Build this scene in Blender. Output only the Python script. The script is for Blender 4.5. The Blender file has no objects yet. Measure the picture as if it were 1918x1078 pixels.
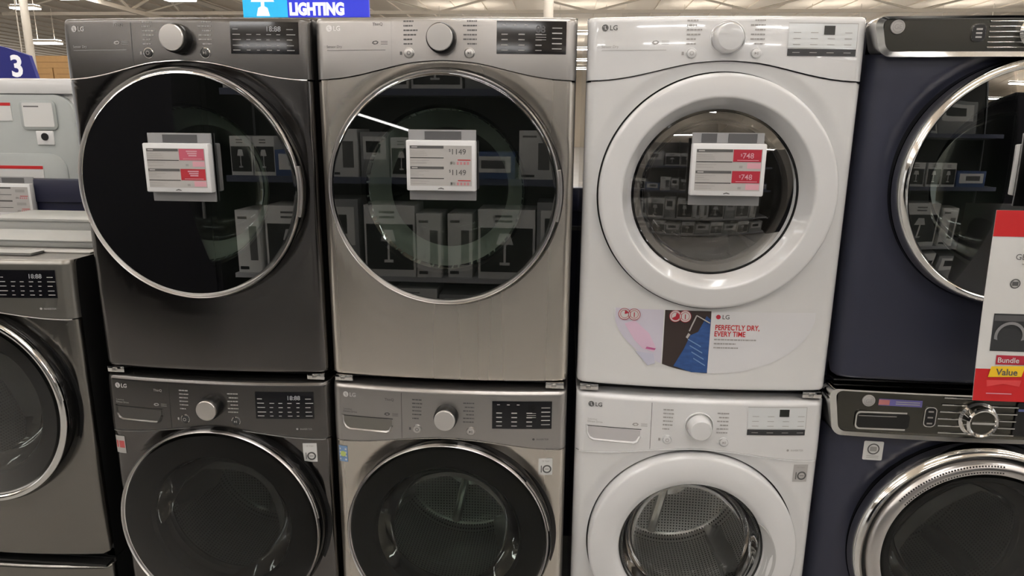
import bpy, bmesh, math, random
from mathutils import Vector, Matrix
PI = math.pi
rnd = random.Random(11)
SC = bpy.context.scene
COL = SC.collection

# ------------------------------------------------------------------ camera
cam_d = bpy.data.cameras.new('camera'); cam = bpy.data.objects.new('camera', cam_d); COL.objects.link(cam)
cam_d.sensor_width = 36.0; cam_d.lens = 1280.0 / 1918.0 * 36.0
cam_d.clip_start = 0.05; cam_d.clip_end = 300
PITCH, YAW, ROLL = 0.231, -0.078, 0.009
fw = Vector((math.sin(YAW) * math.cos(PITCH), math.cos(YAW) * math.cos(PITCH), -math.sin(PITCH)))
rt = Vector((math.cos(YAW), -math.sin(YAW), 0)); up = rt.cross(fw)
r2 = rt * math.cos(ROLL) + up * math.sin(ROLL); u2 = -rt * math.sin(ROLL) + up * math.cos(ROLL)
M = Matrix((r2, u2, -fw)).transposed().to_4x4(); M.translation = Vector((0.326, -1.839, 1.714))
cam.matrix_world = M
SC.camera = cam

# ------------------------------------------------------------------ world, exposure
W = bpy.data.worlds.new('world'); SC.world = W; W.use_nodes = True
W.node_tree.nodes['Background'].inputs[0].default_value = (1.0, 0.985, 0.96, 1)
W.node_tree.nodes['Background'].inputs[1].default_value = 1.0
SC.view_settings.view_transform = 'Standard'; SC.view_settings.look = 'None'
SC.view_settings.gamma = 1.0; SC.view_settings.use_curve_mapping = False
SC.view_settings.exposure = -0.12
LIGHT_POWER = 25.0
SC.cycles.max_bounces = 10; SC.cycles.transparent_max_bounces = 12
SC.cycles.glossy_bounces = 5; SC.cycles.diffuse_bounces = 4
SC.cycles.caustics_reflective = False; SC.cycles.caustics_refractive = False
SC.cycles.sample_clamp_indirect = 6.0

# ------------------------------------------------------------------ materials
def lin(c):
    return tuple(((v / 255) / 12.92 if v / 255 <= .04045 else ((v / 255 + .055) / 1.055) ** 2.4) for v in c)
def mat(name, col, rough=.5, metal=0.0, ior=1.5, coat=0.0, emit=None, es=1.0, noise=0.0, nscale=8.0, stretch=(1, 1, 1), bump=0.0, rnoise=0.0):
    m = bpy.data.materials.new(name); m.use_nodes = True
    nt = m.node_tree; b = nt.nodes['Principled BSDF']
    b.inputs['Base Color'].default_value = (*col, 1); b.inputs['Roughness'].default_value = rough
    b.inputs['Metallic'].default_value = metal; b.inputs['IOR'].default_value = ior
    b.inputs['Coat Weight'].default_value = coat; b.inputs['Coat Roughness'].default_value = .03
    if emit:
        b.inputs['Emission Color'].default_value = (*emit, 1); b.inputs['Emission Strength'].default_value = es
    if noise or bump or rnoise:
        tc = nt.nodes.new('ShaderNodeTexCoord'); mp = nt.nodes.new('ShaderNodeMapping')
        mp.inputs['Scale'].default_value = stretch
        nz = nt.nodes.new('ShaderNodeTexNoise'); nz.inputs['Scale'].default_value = nscale; nz.inputs['Detail'].default_value = 1 if rnoise else 4
        nt.links.new(tc.outputs['Object'], mp.inputs[0]); nt.links.new(mp.outputs[0], nz.inputs['Vector'])
        if noise:
            mx = nt.nodes.new('ShaderNodeMix'); mx.data_type = 'RGBA'
            mx.inputs[6].default_value = (*[max(0, v * (1 - noise)) for v in col], 1)
            mx.inputs[7].default_value = (*[min(1, v * (1 + noise)) for v in col], 1)
            nt.links.new(nz.outputs['Fac'], mx.inputs[0]); nt.links.new(mx.outputs[2], b.inputs['Base Color'])
        if rnoise:
            mr = nt.nodes.new('ShaderNodeMapRange'); mr.inputs[3].default_value = max(.02, rough - rnoise); mr.inputs[4].default_value = rough + rnoise
            nt.links.new(nz.outputs['Fac'], mr.inputs[0]); nt.links.new(mr.outputs[0], b.inputs['Roughness'])
        if bump:
            bp = nt.nodes.new('ShaderNodeBump'); bp.inputs['Strength'].default_value = bump; bp.inputs['Distance'].default_value = .01
            nt.links.new(nz.outputs['Fac'], bp.inputs['Height']); nt.links.new(bp.outputs[0], b.inputs['Normal'])
    return m
def pane(name, tint, f0ior, rough=.0, gcol=1.0):
    """tinted pane: transparent body under a Fresnel reflection"""
    m = bpy.data.materials.new(name); m.use_nodes = True; nt = m.node_tree
    for n in list(nt.nodes): nt.nodes.remove(n)
    out = nt.nodes.new('ShaderNodeOutputMaterial'); mx = nt.nodes.new('ShaderNodeMixShader')
    tr = nt.nodes.new('ShaderNodeBsdfTransparent'); tr.inputs[0].default_value = (*tint, 1)
    gl = nt.nodes.new('ShaderNodeBsdfGlossy'); gl.inputs['Roughness'].default_value = rough
    gl.inputs['Color'].default_value = (gcol, gcol, gcol, 1)
    fr = nt.nodes.new('ShaderNodeFresnel'); fr.inputs[0].default_value = f0ior
    nt.links.new(fr.outputs[0], mx.inputs[0]); nt.links.new(tr.outputs[0], mx.inputs[1]); nt.links.new(gl.outputs[0], mx.inputs[2])
    nt.links.new(mx.outputs[0], out.inputs[0])
    return m
def perforated(name, col):
    m = mat(name, col, rough=.30, metal=.7)
    nt = m.node_tree; b = nt.nodes['Principled BSDF']
    tc = nt.nodes.new('ShaderNodeTexCoord'); mp = nt.nodes.new('ShaderNodeMapping'); mp.inputs['Scale'].default_value = (95, 95, 95)
    vo = nt.nodes.new('ShaderNodeTexVoronoi'); vo.inputs['Randomness'].default_value = 0.0; vo.inputs['Scale'].default_value = 1.0
    cr = nt.nodes.new('ShaderNodeValToRGB'); cr.color_ramp.elements[0].position = .22; cr.color_ramp.elements[1].position = .27
    cr.color_ramp.elements[0].color = (.01, .01, .01, 1); cr.color_ramp.elements[1].color = (*col, 1)
    nt.links.new(tc.outputs['UV'], mp.inputs[0]); nt.links.new(mp.outputs[0], vo.inputs['Vector'])
    nt.links.new(vo.outputs['Distance'], cr.inputs[0]); nt.links.new(cr.outputs[0], b.inputs['Base Color'])
    return m
BR = (1, 1, .04)
DARK = mat('dark_steel', (.165, .158, .155), .20, 1.0, rnoise=.04, nscale=7, stretch=(1, 1, .02))
DARKP = mat('dark_steel_panel', (.150, .144, .140), .25, .9)
STEEL = mat('brushed_steel', (.68, .635, .575), .27, .95, rnoise=.04, nscale=7, stretch=(1, 1, .02))
STEELP = mat('steel_panel', (.42, .405, .392), .30, .85)
STEELD = mat('graphite_steel', (.27, .26, .24), .24, 1.0, rnoise=.05, nscale=12, stretch=(1, 1, .05))
STEELDP = mat('graphite_panel', (.29, .28, .26), .34, .85)
WHITE = mat('white_enamel', (.72, .72, .72), .12, coat=.6)
WHITEP = mat('white_plastic', (.70, .70, .705), .10, coat=.8)
NAVY = mat('navy_satin', (.030, .033, .055), .38)
CHROME = mat('chrome', (.78, .77, .75), .09, 1.0)
SATIN = mat('satin_trim', (.58, .56, .55), .28, 1.0)
BLACKG = mat('black_gloss', (.006, .006, .006), .06)
BLACKP = mat('black_plastic', (.012, .012, .012), .35)
KNOBM = mat('spun_aluminium', (.72, .69, .66), .3, 1.0)
KNOBG = mat('grey_knob', (.60, .585, .57), .28, .6)
DISPB = mat('black_display', (.008, .008, .010), .08, ior=1.5)
DISPW = mat('pale_display', (.66, .68, .69), .12)
PRINTD = mat('dark_print', (.10, .10, .10), .5)
PRINTG = mat('grey_print', (.34, .33, .32), .5)
PRINTL = mat('pale_print', (.55, .53, .52), .4)
PRINTW = mat('white_print', (.75, .75, .76), .4)
GLASST = pane('tinted_door_glass', (.46, .49, .46), 1.98)
GLASSW = pane('tinted_washer_glass', (.24, .25, .24), 1.28)
GLASSB = pane('tinted_silver_washer_glass', (.38, .40, .38), 1.3)
GLASSC = pane('clear_door_glass', (.74, .73, .71), 2.0)
GLASSV = pane('clear_washer_glass', (.85, .85, .84), 1.3)
BOWL = pane('glass_bowl', (.74, .82, .77), 1.4, .02, .55)
def thick_glass(name, col, mixf):
    m = mat(name, col, .12); nt = m.node_tree
    tr = nt.nodes.new('ShaderNodeBsdfTransparent'); tr.inputs[0].default_value = (.8, .9, .83, 1)
    mx = nt.nodes.new('ShaderNodeMixShader'); mx.inputs[0].default_value = mixf
    nt.links.new(tr.outputs[0], mx.inputs[1]); nt.links.new(nt.nodes['Principled BSDF'].outputs[0], mx.inputs[2])
    nt.links.new(mx.outputs[0], nt.nodes['Material Output'].inputs[0]); return m
BOWLR = thick_glass('green_bowl_sheen', (.60, .68, .62), .5)  # pale tone stands in for light refracted in the bowl glass
BOWLC = pane('clear_glass_bowl', (.90, .91, .90), 1.4, .02, .6)
DRUMM = perforated('perforated_drum', (.85, .85, .84))
DRUMP = mat('drum_steel', (.85, .85, .84), .22, .85)
DRUMG = mat('grey_drum', (.30, .29, .275), .45, .3)
GASKET = mat('rubber_gasket', (.10, .10, .10), .5)
RED = mat('red_print', lin((196, 32, 36)), .5)
REDD = mat('crimson_print', lin((175, 38, 58)), .5)
PINK = mat('pink_print', lin((214, 160, 172)), .5)
YEL = mat('yellow_print', lin((238, 196, 40)), .5)
BOOK = mat('booklet_paper', (.40, .405, .39), .5)
PAPER = mat('white_paper', (.66, .66, .65), .55)
PAPERG = mat('grey_paper', lin((178, 176, 174)), .5)
ESLW = mat('white_tag_plastic', (.76, .76, .77), .35)
BRKT = mat('grey_bracket', lin((138, 138, 140)), .35)
BRKTD = mat('dark_grey_tape', lin((88, 88, 90)), .4)
DENIM = mat('denim_print', lin((48, 82, 140)), .5, noise=.5, nscale=40, stretch=(1, 1, 2.5))
SEAM = mat('seam_shadow_gap', (.02, .02, .02), .8)
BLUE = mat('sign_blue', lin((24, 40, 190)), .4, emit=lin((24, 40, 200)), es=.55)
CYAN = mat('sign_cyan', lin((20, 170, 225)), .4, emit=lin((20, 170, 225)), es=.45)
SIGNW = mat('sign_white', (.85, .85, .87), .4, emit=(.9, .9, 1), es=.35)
NAVYP = mat('navy_partition', lin((25, 28, 54)), .45)
CARD = mat('cardboard', lin((190, 150, 100)), .8, noise=.08)
PALE = mat('pale_galvanised', lin((166, 171, 170)), .38, noise=.03)
TRUSS = mat('white_joist_paint', lin((205, 196, 182)), .5)
CEIL = mat('ceiling_deck', lin((226, 214, 198)), .8, noise=.06, nscale=.3)
WALLM = mat('warehouse_wall', lin((190, 178, 160)), .8)
FLOORM = mat('polished_concrete', (.38, .375, .365), .22, noise=.15, nscale=.8)
TUBE = mat('led_tube', (1, 1, 1), .5, emit=(1, .985, .975), es=LIGHT_POWER)
TUBES = mat('shelf_led', (1, 1, 1), .5, emit=(1, .98, .95), es=9.0)
DECKGLOW = mat('added_deck_glow', (1, 1, 1), .5, emit=(1, .96, .90), es=LIGHT_POWER * 0.75)  # glow added on the fixture tops to brighten the roof deck
SHELFM = mat('shelf_grey', (.30, .31, .33), .5)
BLACKM = mat('matt_black', (.006, .006, .007), .6, ior=1.08)
BLACKK = mat('black_knob', (.006, .006, .006), .3)
SHELFB = mat('shelf_back', (.03, .03, .032), .8)
BOXW = mat('carton_white', (.62, .63, .62), .55)
BOXK = mat('carton_black', (.012, .013, .014), .4)
BOXG = mat('carton_grey', (.22, .23, .235), .6)
BOXB = mat('carton_blue', lin((60, 84, 130)), .6)

# ------------------------------------------------------------------ mesh builder
def text2d(s, size, bold=0.0, align='LEFT'):
    cu = bpy.data.curves.new('t', 'FONT'); cu.body = s; cu.size = size; cu.offset = bold * size; cu.align_x = align
    cu.resolution_u = 3
    o = bpy.data.objects.new('t', cu); COL.objects.link(o)
    bpy.context.view_layer.update()
    me = bpy.data.meshes.new_from_object(o.evaluated_get(bpy.context.evaluated_depsgraph_get()))
    vs = [tuple(v.co) for v in me.vertices]; fs = [tuple(p.vertices) for p in me.polygons]
    bpy.data.objects.remove(o); bpy.data.curves.remove(cu); bpy.data.meshes.remove(me)
    return vs, fs
class MB:
    def __init__(s): s.v = []; s.f = []; s.m = []; s.mats = []; s.uv = {}
    def mi(s, m):
        if m not in s.mats: s.mats.append(m)
        return s.mats.index(m)
    def add(s, vs, fs, m):
        k = len(s.v); i = s.mi(m); s.v += [tuple(v) for v in vs]
        for f in fs: s.f.append([k + a for a in f]); s.m.append(i)
        return s
    def box(s, x0, x1, y0, y1, z0, z1, m):
        vs = [(x, y, z) for x in (x0, x1) for y in (y0, y1) for z in (z0, z1)]
        return s.add(vs, [(0, 1, 3, 2), (4, 6, 7, 5), (0, 4, 5, 1), (2, 3, 7, 6), (0, 2, 6, 4), (1, 5, 7, 3)], m)
    def lathe(s, cx, cz, prof, m, n=96, a0=0.0, a1=2 * PI):
        full = abs(a1 - a0 - 2 * PI) < 1e-6; k = n if full else n + 1
        vs = []; rings = []
        for r, y in prof:
            if r < 1e-6: rings.append([len(vs)]); vs.append((cx, y, cz)); continue
            ring = []
            for i in range(k):
                a = a0 + (a1 - a0) * i / n
                ring.append(len(vs)); vs.append((cx + r * math.cos(a), y, cz + r * math.sin(a)))
            rings.append(ring)
        fs = []
        for A, B in zip(rings, rings[1:]):
            for i in range(n):
                j = (i + 1) % k
                if len(A) == 1: fs.append((A[0], B[i], B[j]))
                elif len(B) == 1: fs.append((A[i], B[0], A[j]))
                else: fs.append((A[i], B[i], B[j], A[j]))
        return s.add(vs, fs, m)
    def cyl(s, p0, p1, r, m, n=12, r1=None):
        p0 = Vector(p0); p1 = Vector(p1); d = (p1 - p0).normalized(); r1 = r if r1 is None else r1
        a = d.orthogonal().normalized(); b = d.cross(a); vs = []
        for p, q in ((p0, r), (p1, r1)):
            for i in range(n): vs.append(p + (a * math.cos(2 * PI * i / n) + b * math.sin(2 * PI * i / n)) * q)
        fs = [(i, (i + 1) % n, n + (i + 1) % n, n + i) for i in range(n)] + [tuple(range(n))[::-1], tuple(range(n, 2 * n))]
        return s.add(vs, fs, m)
    def prism(s, poly, y0, y1, m):
        n = len(poly); vs = [(x, y0, z) for x, z in poly] + [(x, y1, z) for x, z in poly]
        fs = [tuple(range(n)), tuple(range(n, 2 * n))[::-1]] + [(i, n + i, n + (i + 1) % n, (i + 1) % n) for i in range(n)]
        return s.add(vs, fs, m)
    def decal(s, poly, surf, off, m):
        return s.add([(x, surf(x, z) - off, z) for x, z in poly], [tuple(range(len(poly)))], m)
    def rect(s, x0, x1, z0, z1, surf, off, m, nx=1, nz=1):
        vs = []; fs = []
        for j in range(nz + 1):
            for i in range(nx + 1):
                x = x0 + (x1 - x0) * i / nx; z = z0 + (z1 - z0) * j / nz; vs.append((x, surf(x, z) - off, z))
        for j in range(nz):
            for i in range(nx):
                a = j * (nx + 1) + i; fs.append((a, a + 1, a + nx + 2, a + nx + 1))
        return s.add(vs, fs, m)
    def text(s, t, x, z, size, surf, off, m, bold=0.0, align='LEFT', sx=1.0):
        vs, fs = text2d(t, size, bold, align)
        return s.add([(x + v[0] * sx, surf(x + v[0] * sx, z + v[1]) - off, z + v[1]) for v in vs], fs, m)
    def build(s, name, parent=None, bevel=0.0, seg=2, ang=32, normals=None, flip=False, loc=None):
        me = bpy.data.meshes.new(name); me.from_pydata(s.v, [], s.f)
        for m in s.mats: me.materials.append(m)
        for p, i in zip(me.polygons, s.m): p.material_index = i; p.use_smooth = True
        if normals is None:
            bm = bmesh.new(); bm.from_mesh(me)
            if bevel:
                bmesh.ops.recalc_face_normals(bm, faces=bm.faces)
                bmesh.ops.bevel(bm, geom=list(bm.edges), offset=bevel, segments=seg, affect='EDGES', profile=.5, clamp_overlap=True)
                for f in bm.faces: f.smooth = True
            bm.to_mesh(me); bm.free()
            me.set_sharp_from_angle(angle=math.radians(ang))
        else:
            me.normals_split_custom_set_from_vertices(normals)
        me.update()
        o = bpy.data.objects.new(name, me); COL.objects.link(o)
        if parent: o.parent = parent
        if loc: o.location = loc
        return o
def rr(x0, x1, z0, z1, r, n=6):
    P = []
    for cx, cz, a in ((x1 - r, z0 + r, -PI / 2), (x1 - r, z1 - r, 0), (x0 + r, z1 - r, PI / 2), (x0 + r, z0 + r, PI)):
        for i in range(n + 1): P.append((cx + r * math.cos(a + PI / 2 * i / n), cz + r * math.sin(a + PI / 2 * i / n)))
    return P
def circ(cx, cz, r, n=24, a0=0, a1=2 * PI):
    return [(cx + r * math.cos(a0 + (a1 - a0) * i / n), cz + r * math.sin(a0 + (a1 - a0) * i / n)) for i in range(n)]
def thing(name, label, cat, loc=(0, 0, 0), group=None, rz=0):
    o = bpy.data.objects.new(name, None); COL.objects.link(o); o.location = loc; o.rotation_euler = (0, 0, rz)
    o.empty_display_size = .1
    o['label'] = label; o['category'] = cat
    if group: o['group'] = group
    return o
def tag(o, label, cat, group=None):
    o['label'] = label; o['category'] = cat
    if group: o['group'] = group
    return o
def struct(o): o['kind'] = 'structure'; return o
def copy_tree(o):
    c = o.copy(); COL.objects.link(c)
    for ch in o.children:
        d = ch.copy(); COL.objects.link(d); d.parent = c
        for g in ch.children:
            e = g.copy(); COL.objects.link(e); e.parent = d
    return c
def sstep(a, b, x):
    t = min(1, max(0, (x - a) / (b - a))); return t * t * (3 - 2 * t)

# ------------------------------------------------------------------ setting
struct(MB().box(-48, 48, -28, 62, -.1, 0, FLOORM).build('floor'))
def ceiling():
    b = MB(); b.box(-48, 48, -28, 62, 7.6, 7.7, CEIL)
    for k in range(64):                       # ribs of the roof deck
        x = -48 + 1.5 * k; b.box(x, x + .5, -28, 62, 7.54, 7.6, CEIL)
    struct(b.build('ceiling'))
ceiling()
struct(MB().box(-75, 60, 62, 62.2, 0, 7.6, WALLM).build('wall_back'))
struct(MB().box(-75, 60, -28.2, -28, 0, 7.6, WALLM).build('wall_front'))

# open web steel joists
def joist(Y, x0, x1, label, step=3.4, z0=6.55, z1=7.42):
    t = thing('steel_joist', label, 'joist', (0, Y, z0), 'open web joists under the roof')
    b = MB()
    b.box(x0, x1, -.07, .07, 0, .14, TRUSS); b.build('bottom_chord', t)
    MB().box(x0, x1, -.07, .07, z1 - z0 - .02, z1 - z0 + .12, TRUSS).build('top_chord', t)
    w = MB(); x = x0; k = 0
    while x < x1 - step:
        a, c = ((.07, z1 - z0 + .03) if k % 2 == 0 else (z1 - z0 + .03, .07))
        w.cyl((x, 0, a), (x + step, 0, c), .045, TRUSS, 6); x += step; k += 1
    w.build('web_bars', t)
joist(30, -26, 26, 'white open web roof joist, the nearest one seen above the machines')
if 0: joist(37, -30, 30, 'white open web roof joist, second nearest behind the lighting sign')
if 0: joist(45, -34, 34, 'white open web roof joist, third nearest and thinner in view')
joist(55, -40, 40, 'white open web roof joist, farthest one before the back wall')
def girder(x, y0, y1, label):
    t = thing('roof_girder', label, 'girder', (x, 0, 6.1), 'girders running away under the roof')
    MB().box(-.1, .1, y0, y1, 0, .16, TRUSS).build('bottom_chord', t)
    MB().box(-.1, .1, y0, y1, 1.2, 1.36, TRUSS).build('top_chord', t)
    w = MB(); y = y0; k = 0
    while y < y1 - 2.4:
        a, c = ((.1, 1.25) if k % 2 == 0 else (1.25, .1)); w.cyl((0, y, a), (0, y + 2.4, c), .06, TRUSS, 6); y += 2.4; k += 1
    w.build('web_bars', t)
girder(-17.5, 12, 60, 'white roof girder at far left running away over the aisle sign')
girder(-10.5, 16, 60, 'white roof girder running away above the dark stacked dryer')
# columns
def column(x, y, r, label, h=7.54):
    t = thing('building_column', label, 'column', (x, y, 0))
    MB().cyl((0, 0, 0), (0, 0, h), r, TRUSS, 20).build('shaft', t)
    MB().box(-r * 1.8, r * 1.8, -r * 1.8, r * 1.8, 0, .04, TRUSS).build('base_plate', t)
column(-.36, 20, .15, 'white round column rising behind the middle steel dryer')
column(-17.0, 20, .12, 'slim white column beside the blue aisle number sign at far left')

# ceiling lights: linear fixtures; the light of the place
def fixture(label, loc, L=3.4):
    t = thing('ceiling_light', label, 'light', loc, 'linear ceiling lights')
    MB().box(-L / 2, L / 2, -.16, .16, .0, .09, TRUSS).build('housing', t)
    MB().box(-L / 2 + .03, L / 2 - .03, -.10, .10, .092, .11, DECKGLOW).build('added_uplight', t)  # added glowing strip that lights the deck from below
    MB().box(-L / 2 + .03, L / 2 - .03, -.13, .13, -.045, -.002, TUBE).build('diffuser', t)
    MB().cyl((-L / 3, 0, .09), (-L / 3, 0, 1.3), .012, TRUSS, 6).cyl((L / 3, 0, .09), (L / 3, 0, 1.3), .012, TRUSS, 6).build('hanger', t)
    return t
fx0 = fixture('linear ceiling light hanging over the aisles behind the viewer', (-18, -24, 6.25))
first = True
for yy in (-24, -19, -14, -9, -4.6, -1.2, 4, 9, 14, 19, 24, 34, 41, 48, 55):
    for xx in range(-18, 19, 6):
        if yy > 30 and xx < -10: continue
        if first: first = False; continue
        c = copy_tree(fx0); c.location = (xx + .9, yy, 6.25)
        if yy > 0: c['label'] = 'linear ceiling light hanging over the aisles beyond the stacks'
for (x, y) in ((-31, 22), (-38, 34), (-26, 46), (-50, 44), (-24, 12), (-33, 5)):
    c = copy_tree(fx0); c.location = (x, y, 6.25); c['label'] = 'linear ceiling light hanging over the far left of the store'
# the few lit fixtures that are in view, far left
for (x, y, z, l) in ((-14.6, 25, 6.35, 'lit ceiling light above the dark stacked dryer, near the lighting sign'),
                     (-21.0, 26, 4.9, 'lit ceiling light low over the cartons at far left'),
                     (-22.5, 27, 6.4, 'lit ceiling light at the top left corner of the view')):
    c = copy_tree(fx0); c.location = (x, y, z); c.scale = (.32, 1.6, 1); c['label'] = l

# hanging signs
def lighting_sign():
    t = thing('department_sign', 'blue hanging sign reading LIGHTING with a white lamp on a cyan square', 'sign', (-5.0, 12, 3.77))
    zero = lambda x, z: 0.0
    MB().box(-.20, 1.42, 0, .06, 0, 1.0, BLUE).build('sign_board', t)
    p = MB().box(-1.10, -.20, -.002, .06, 0, 1.0, CYAN).build('icon_panel', t)
    b = MB()
    b.decal([(-.93, .28), (-.46, .28), (-.57, .62), (-.82, .62)], zero, .006, SIGNW)
    b.decal([(-.73, .28), (-.66, .28), (-.66, .20), (-.60, .17), (-.56, .02), (-.83, .02), (-.79, .17), (-.73, .20)], zero, .006, SIGNW)
    b.build('lamp_symbol', p)
    MB().text('LIGHTING', -.165, .045, .30, zero, .006, SIGNW, .06, sx=.80).build('lettering', t)
    MB().cyl((-1.0, .03, 1), (-1.0, .03, 3.7), .01, TRUSS, 6).cyl((1.3, .03, 1), (1.3, .03, 3.7), .01, TRUSS, 6).build('hanging_wire', t)
lighting_sign()
def aisle_sign():
    t = thing('aisle_sign', 'dark blue aisle marker sign with a white number 3', 'sign', (-12.75, 14, 2.72), rz=.0)
    m = mat('aisle_blue', lin((34, 40, 130)), .45)
    b = MB(); b.prism([(-1.3, 0), (.62, 0), (.50, .52), (-.05, .70), (-1.3, .95)], -.05, .05, m); b.build('sign_board', t)
    MB().text('3', .0, .06, .66, lambda x, z: -.05, .004, SIGNW, .03).build('number', t)
    MB().cyl((-.9, 0, .8), (-.9, 0, 4.7), .012, TRUSS, 6).cyl((.3, 0, .55), (.3, 0, 4.7), .012, TRUSS, 6).build('hanging_wire', t)
aisle_sign()
# far rack and its cartons
def rack():
    t = thing('pallet_rack', 'tall storage rack far left carrying brown cartons', 'rack', (-18.4, 22.2, 0))
    m = mat('rack_orange', lin((150, 90, 50)), .5)
    for x in (-2.8, 1.6):
        for y in (-.5, .5): MB().box(x - .05, x + .05, y - .05, y + .05, 0, 3.2, m).build('upright', t)
    for z in (1.0, 2.0, 3.1): MB().box(-2.8, 1.6, -.5, .5, z, z + .1, m).build('shelf', t)
rack()
for i, (x, z, w, h, l) in enumerate(((-18.05, 3.2, .75, .38, 'brown carton on the far rack, lower one beside the dark stacked dryer'), (-17.20, 3.2, .85, .38, 'brown carton on the far rack half hidden by the dark dryer'), (-17.65, 3.585, 1.45, .40, 'wide brown carton lying across two others on the far rack'))):
    t = tag(MB().box(-w / 2, w / 2, -.35, .35, 0, h, CARD).box(-w / 2 + .1, w / 2 - .1, -.354, -.35, h * .45, h * .50, mat('carton_tape%d' % i, lin((150, 112, 70)), .6)).build('cardboard_carton', loc=(x, 22.1, z)), l, 'carton', 'brown cartons on the far rack')

# ------------------------------------------------------------------ partition and things at its back
t = thing('display_partition', 'navy blue display partition board behind the machines', 'partition', (0, .80, 0))
MB().box(-3.2, 2.4, 0, .04, 0, 1.40, NAVYP).build('board', t)
MB().box(-3.2, 2.4, -.012, .045, 1.40, 1.492, NAVYP).build('top_rail', t, bevel=.004)
MB().box(-3.2, 2.4, -.02, .0, 1.33, 1.345, BRKTD).build('tag_channel', t)
t = tag(MB().box(-2.9, -1.3, 0, .75, 0, .93, SHELFM).build('display_riser', loc=(0, .86, 0)), 'grey riser behind the partition under the pale dryer', 'riser')
def rear_dryer():
    t = thing('clothes_dryer', 'pale grey dryer seen from behind above the blue partition, with stickers', 'dryer', (-2.00, .88, .931))
    MB().box(-.34, .34, .012, .7, 0, .955, WHITE).build('cabinet', t, bevel=.006)
    b = MB(); b.prism([(-.33, .02)] + rr(-.33, .33, .02, .885, .09, 8), 0, .012, PALE)
    bb = MB()
    bb.prism(rr(-.33, .33, .02, .895, .085, 10), -.012, .014, PALE); bb.build('rear_panel', t, bevel=.004)
    MB().prism(rr(-.30, .27, .10, .66, .07, 8), -.016, -.010, PALE).build('pressed_panel', t, bevel=.003)
    MB().box(-.345, .345, -.016, .06, .897, .957, WHITE).build('top_lip', t, bevel=.006)
    z = lambda x, zz: -.012
    e = MB(); e.prism(rr(.10, .255, .755, .872, .02), -.019, -.012, PALE); e.build('label_frame', t, bevel=.002)
    l = MB(); l.prism(rr(.113, .243, .767, .862, .006), -.0205, -.018, PAPER); l.rect(.12, .185, .845, .850, lambda x, z: -.0205, .0005, PRINTD); l.build('rating_label', t)
    l = MB(); l.box(-.24, .060, -.0145, -.012, .790, .862, PAPER); l.box(-.24, .060, -.0155, -.0145, .850, .862, RED); l.build('warning_sticker', t)
    l = MB(); l.box(-.30, .165, -.0185, -.016, .56, .61, PAPER); l.box(-.30, .165, -.0195, -.0185, .597, .610, RED); l.build('lower_sticker', t)
    MB().box(.155, .230, -.018, -.011, .695, .752, WHITE).build('cord_plate', t, bevel=.003)
    MB().cyl((.194, -.022, .728), (.194, -.01, .728), .015, BLACKP, 20).build('cord_hole', t)
rear_dryer()

# ------------------------------------------------------------------ LG style machines
HW = .343
def make_surf(zb, zt, cz, R, bow=.024, r=.026, rtz=.014, rbz=.0, dish=.016, hw=HW, dx=0.0):
    def S(x, z):
        u = min(1, abs(x) / hw)
        y = -bow * (1 - u * u)
        a = abs(x) - (hw - r)
        if a > 0: y += r - math.sqrt(max(0, r * r - min(a, r) ** 2))
        if rtz and z > zt - rtz: y += rtz - math.sqrt(max(0, rtz ** 2 - min(z - zt + rtz, rtz) ** 2))
        if rbz and z < zb + rbz: y += rbz - math.sqrt(max(0, rbz ** 2 - min(zb + rbz - z, rbz) ** 2))
        if dish:
            d = math.hypot(x - dx, z - cz); y += dish * (1 - sstep(R - .004, R + .045, d)) * (.22 + .78 * sstep(-.1, .75, (z - cz) / max(d, .01)))
        return y
    return S
def nrm(S, x, z, hw, zb, zt):
    e = 2e-4
    xa, xb = max(-hw, x - e), min(hw, x + e); za, zc = max(zb, z - e), min(zt, z + e)
    dx = (S(xb, z) - S(xa, z)) / (xb - xa); dz = (S(x, zc) - S(x, za)) / (zc - za)
    return Vector((dx, -1, dz)).normalized()
def bump_z(x, zs, zm, hw=HW):           # lower edge of the fascia: arched in the middle
    u = abs(x) / hw
    if u < .16: return zm - (zm - zs) * .0 - .003 * (u / .16) ** 2
    v = (u - .16) / .84
    return zs + (zm - .003 - zs) * (0.5 + 0.5 * math.cos(PI * min(1, v * 1.02) ** .80)) if v < .98 else zs
def front_plate(name, parent, S, m, cx, cz, ri, hw, zb, ztop, rc, n=240):
    """sheet from a round hole out to the edge of the cabinet front; ztop(x) is its upper edge"""
    def inside(x, z):
        if abs(x) > hw or z < zb or z > ztop(x): return False
        ax = abs(x) - (hw - rc); az = (zb + rc) - z
        return not (ax > 0 and az > 0 and ax * ax + az * az > rc * rc)
    T = [0, .03, .07, .12, .18, .26, .36, .47, .58, .68, .76, .82, .87, .91, .94, .965, .985, 1]
    angs = [2 * PI * i / n for i in range(n)]
    for X, Z in ((hw, ztop(hw)), (-hw, ztop(-hw)), (hw, zb), (-hw, zb)): angs.append(math.atan2(Z - cz, X - cx) % (2 * PI))
    angs = sorted(set(round(a, 5) for a in angs)); n = len(angs)
    b = MB(); nn = []; vs = []; fs = []
    for a in angs:
        c, s = math.cos(a), math.sin(a); lo, hi = ri, 1.2
        for _ in range(34):
            md = (lo + hi) / 2
            if inside(cx + c * md, cz + s * md): lo = md
            else: hi = md
        for t in T:
            r = ri + (lo - ri) * t; x, z = cx + c * r, cz + s * r
            vs.append((x, S(x, z), z)); nn.append(nrm(S, x, z, hw, zb, 9))
    K = len(T)
    for i in range(n):
        j = (i + 1) % n
        for k in range(K - 1): fs.append((i * K + k, i * K + k + 1, j * K + k + 1, j * K + k))
    b.add(vs, fs, m)
    return b.build(name, parent, normals=nn)
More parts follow.
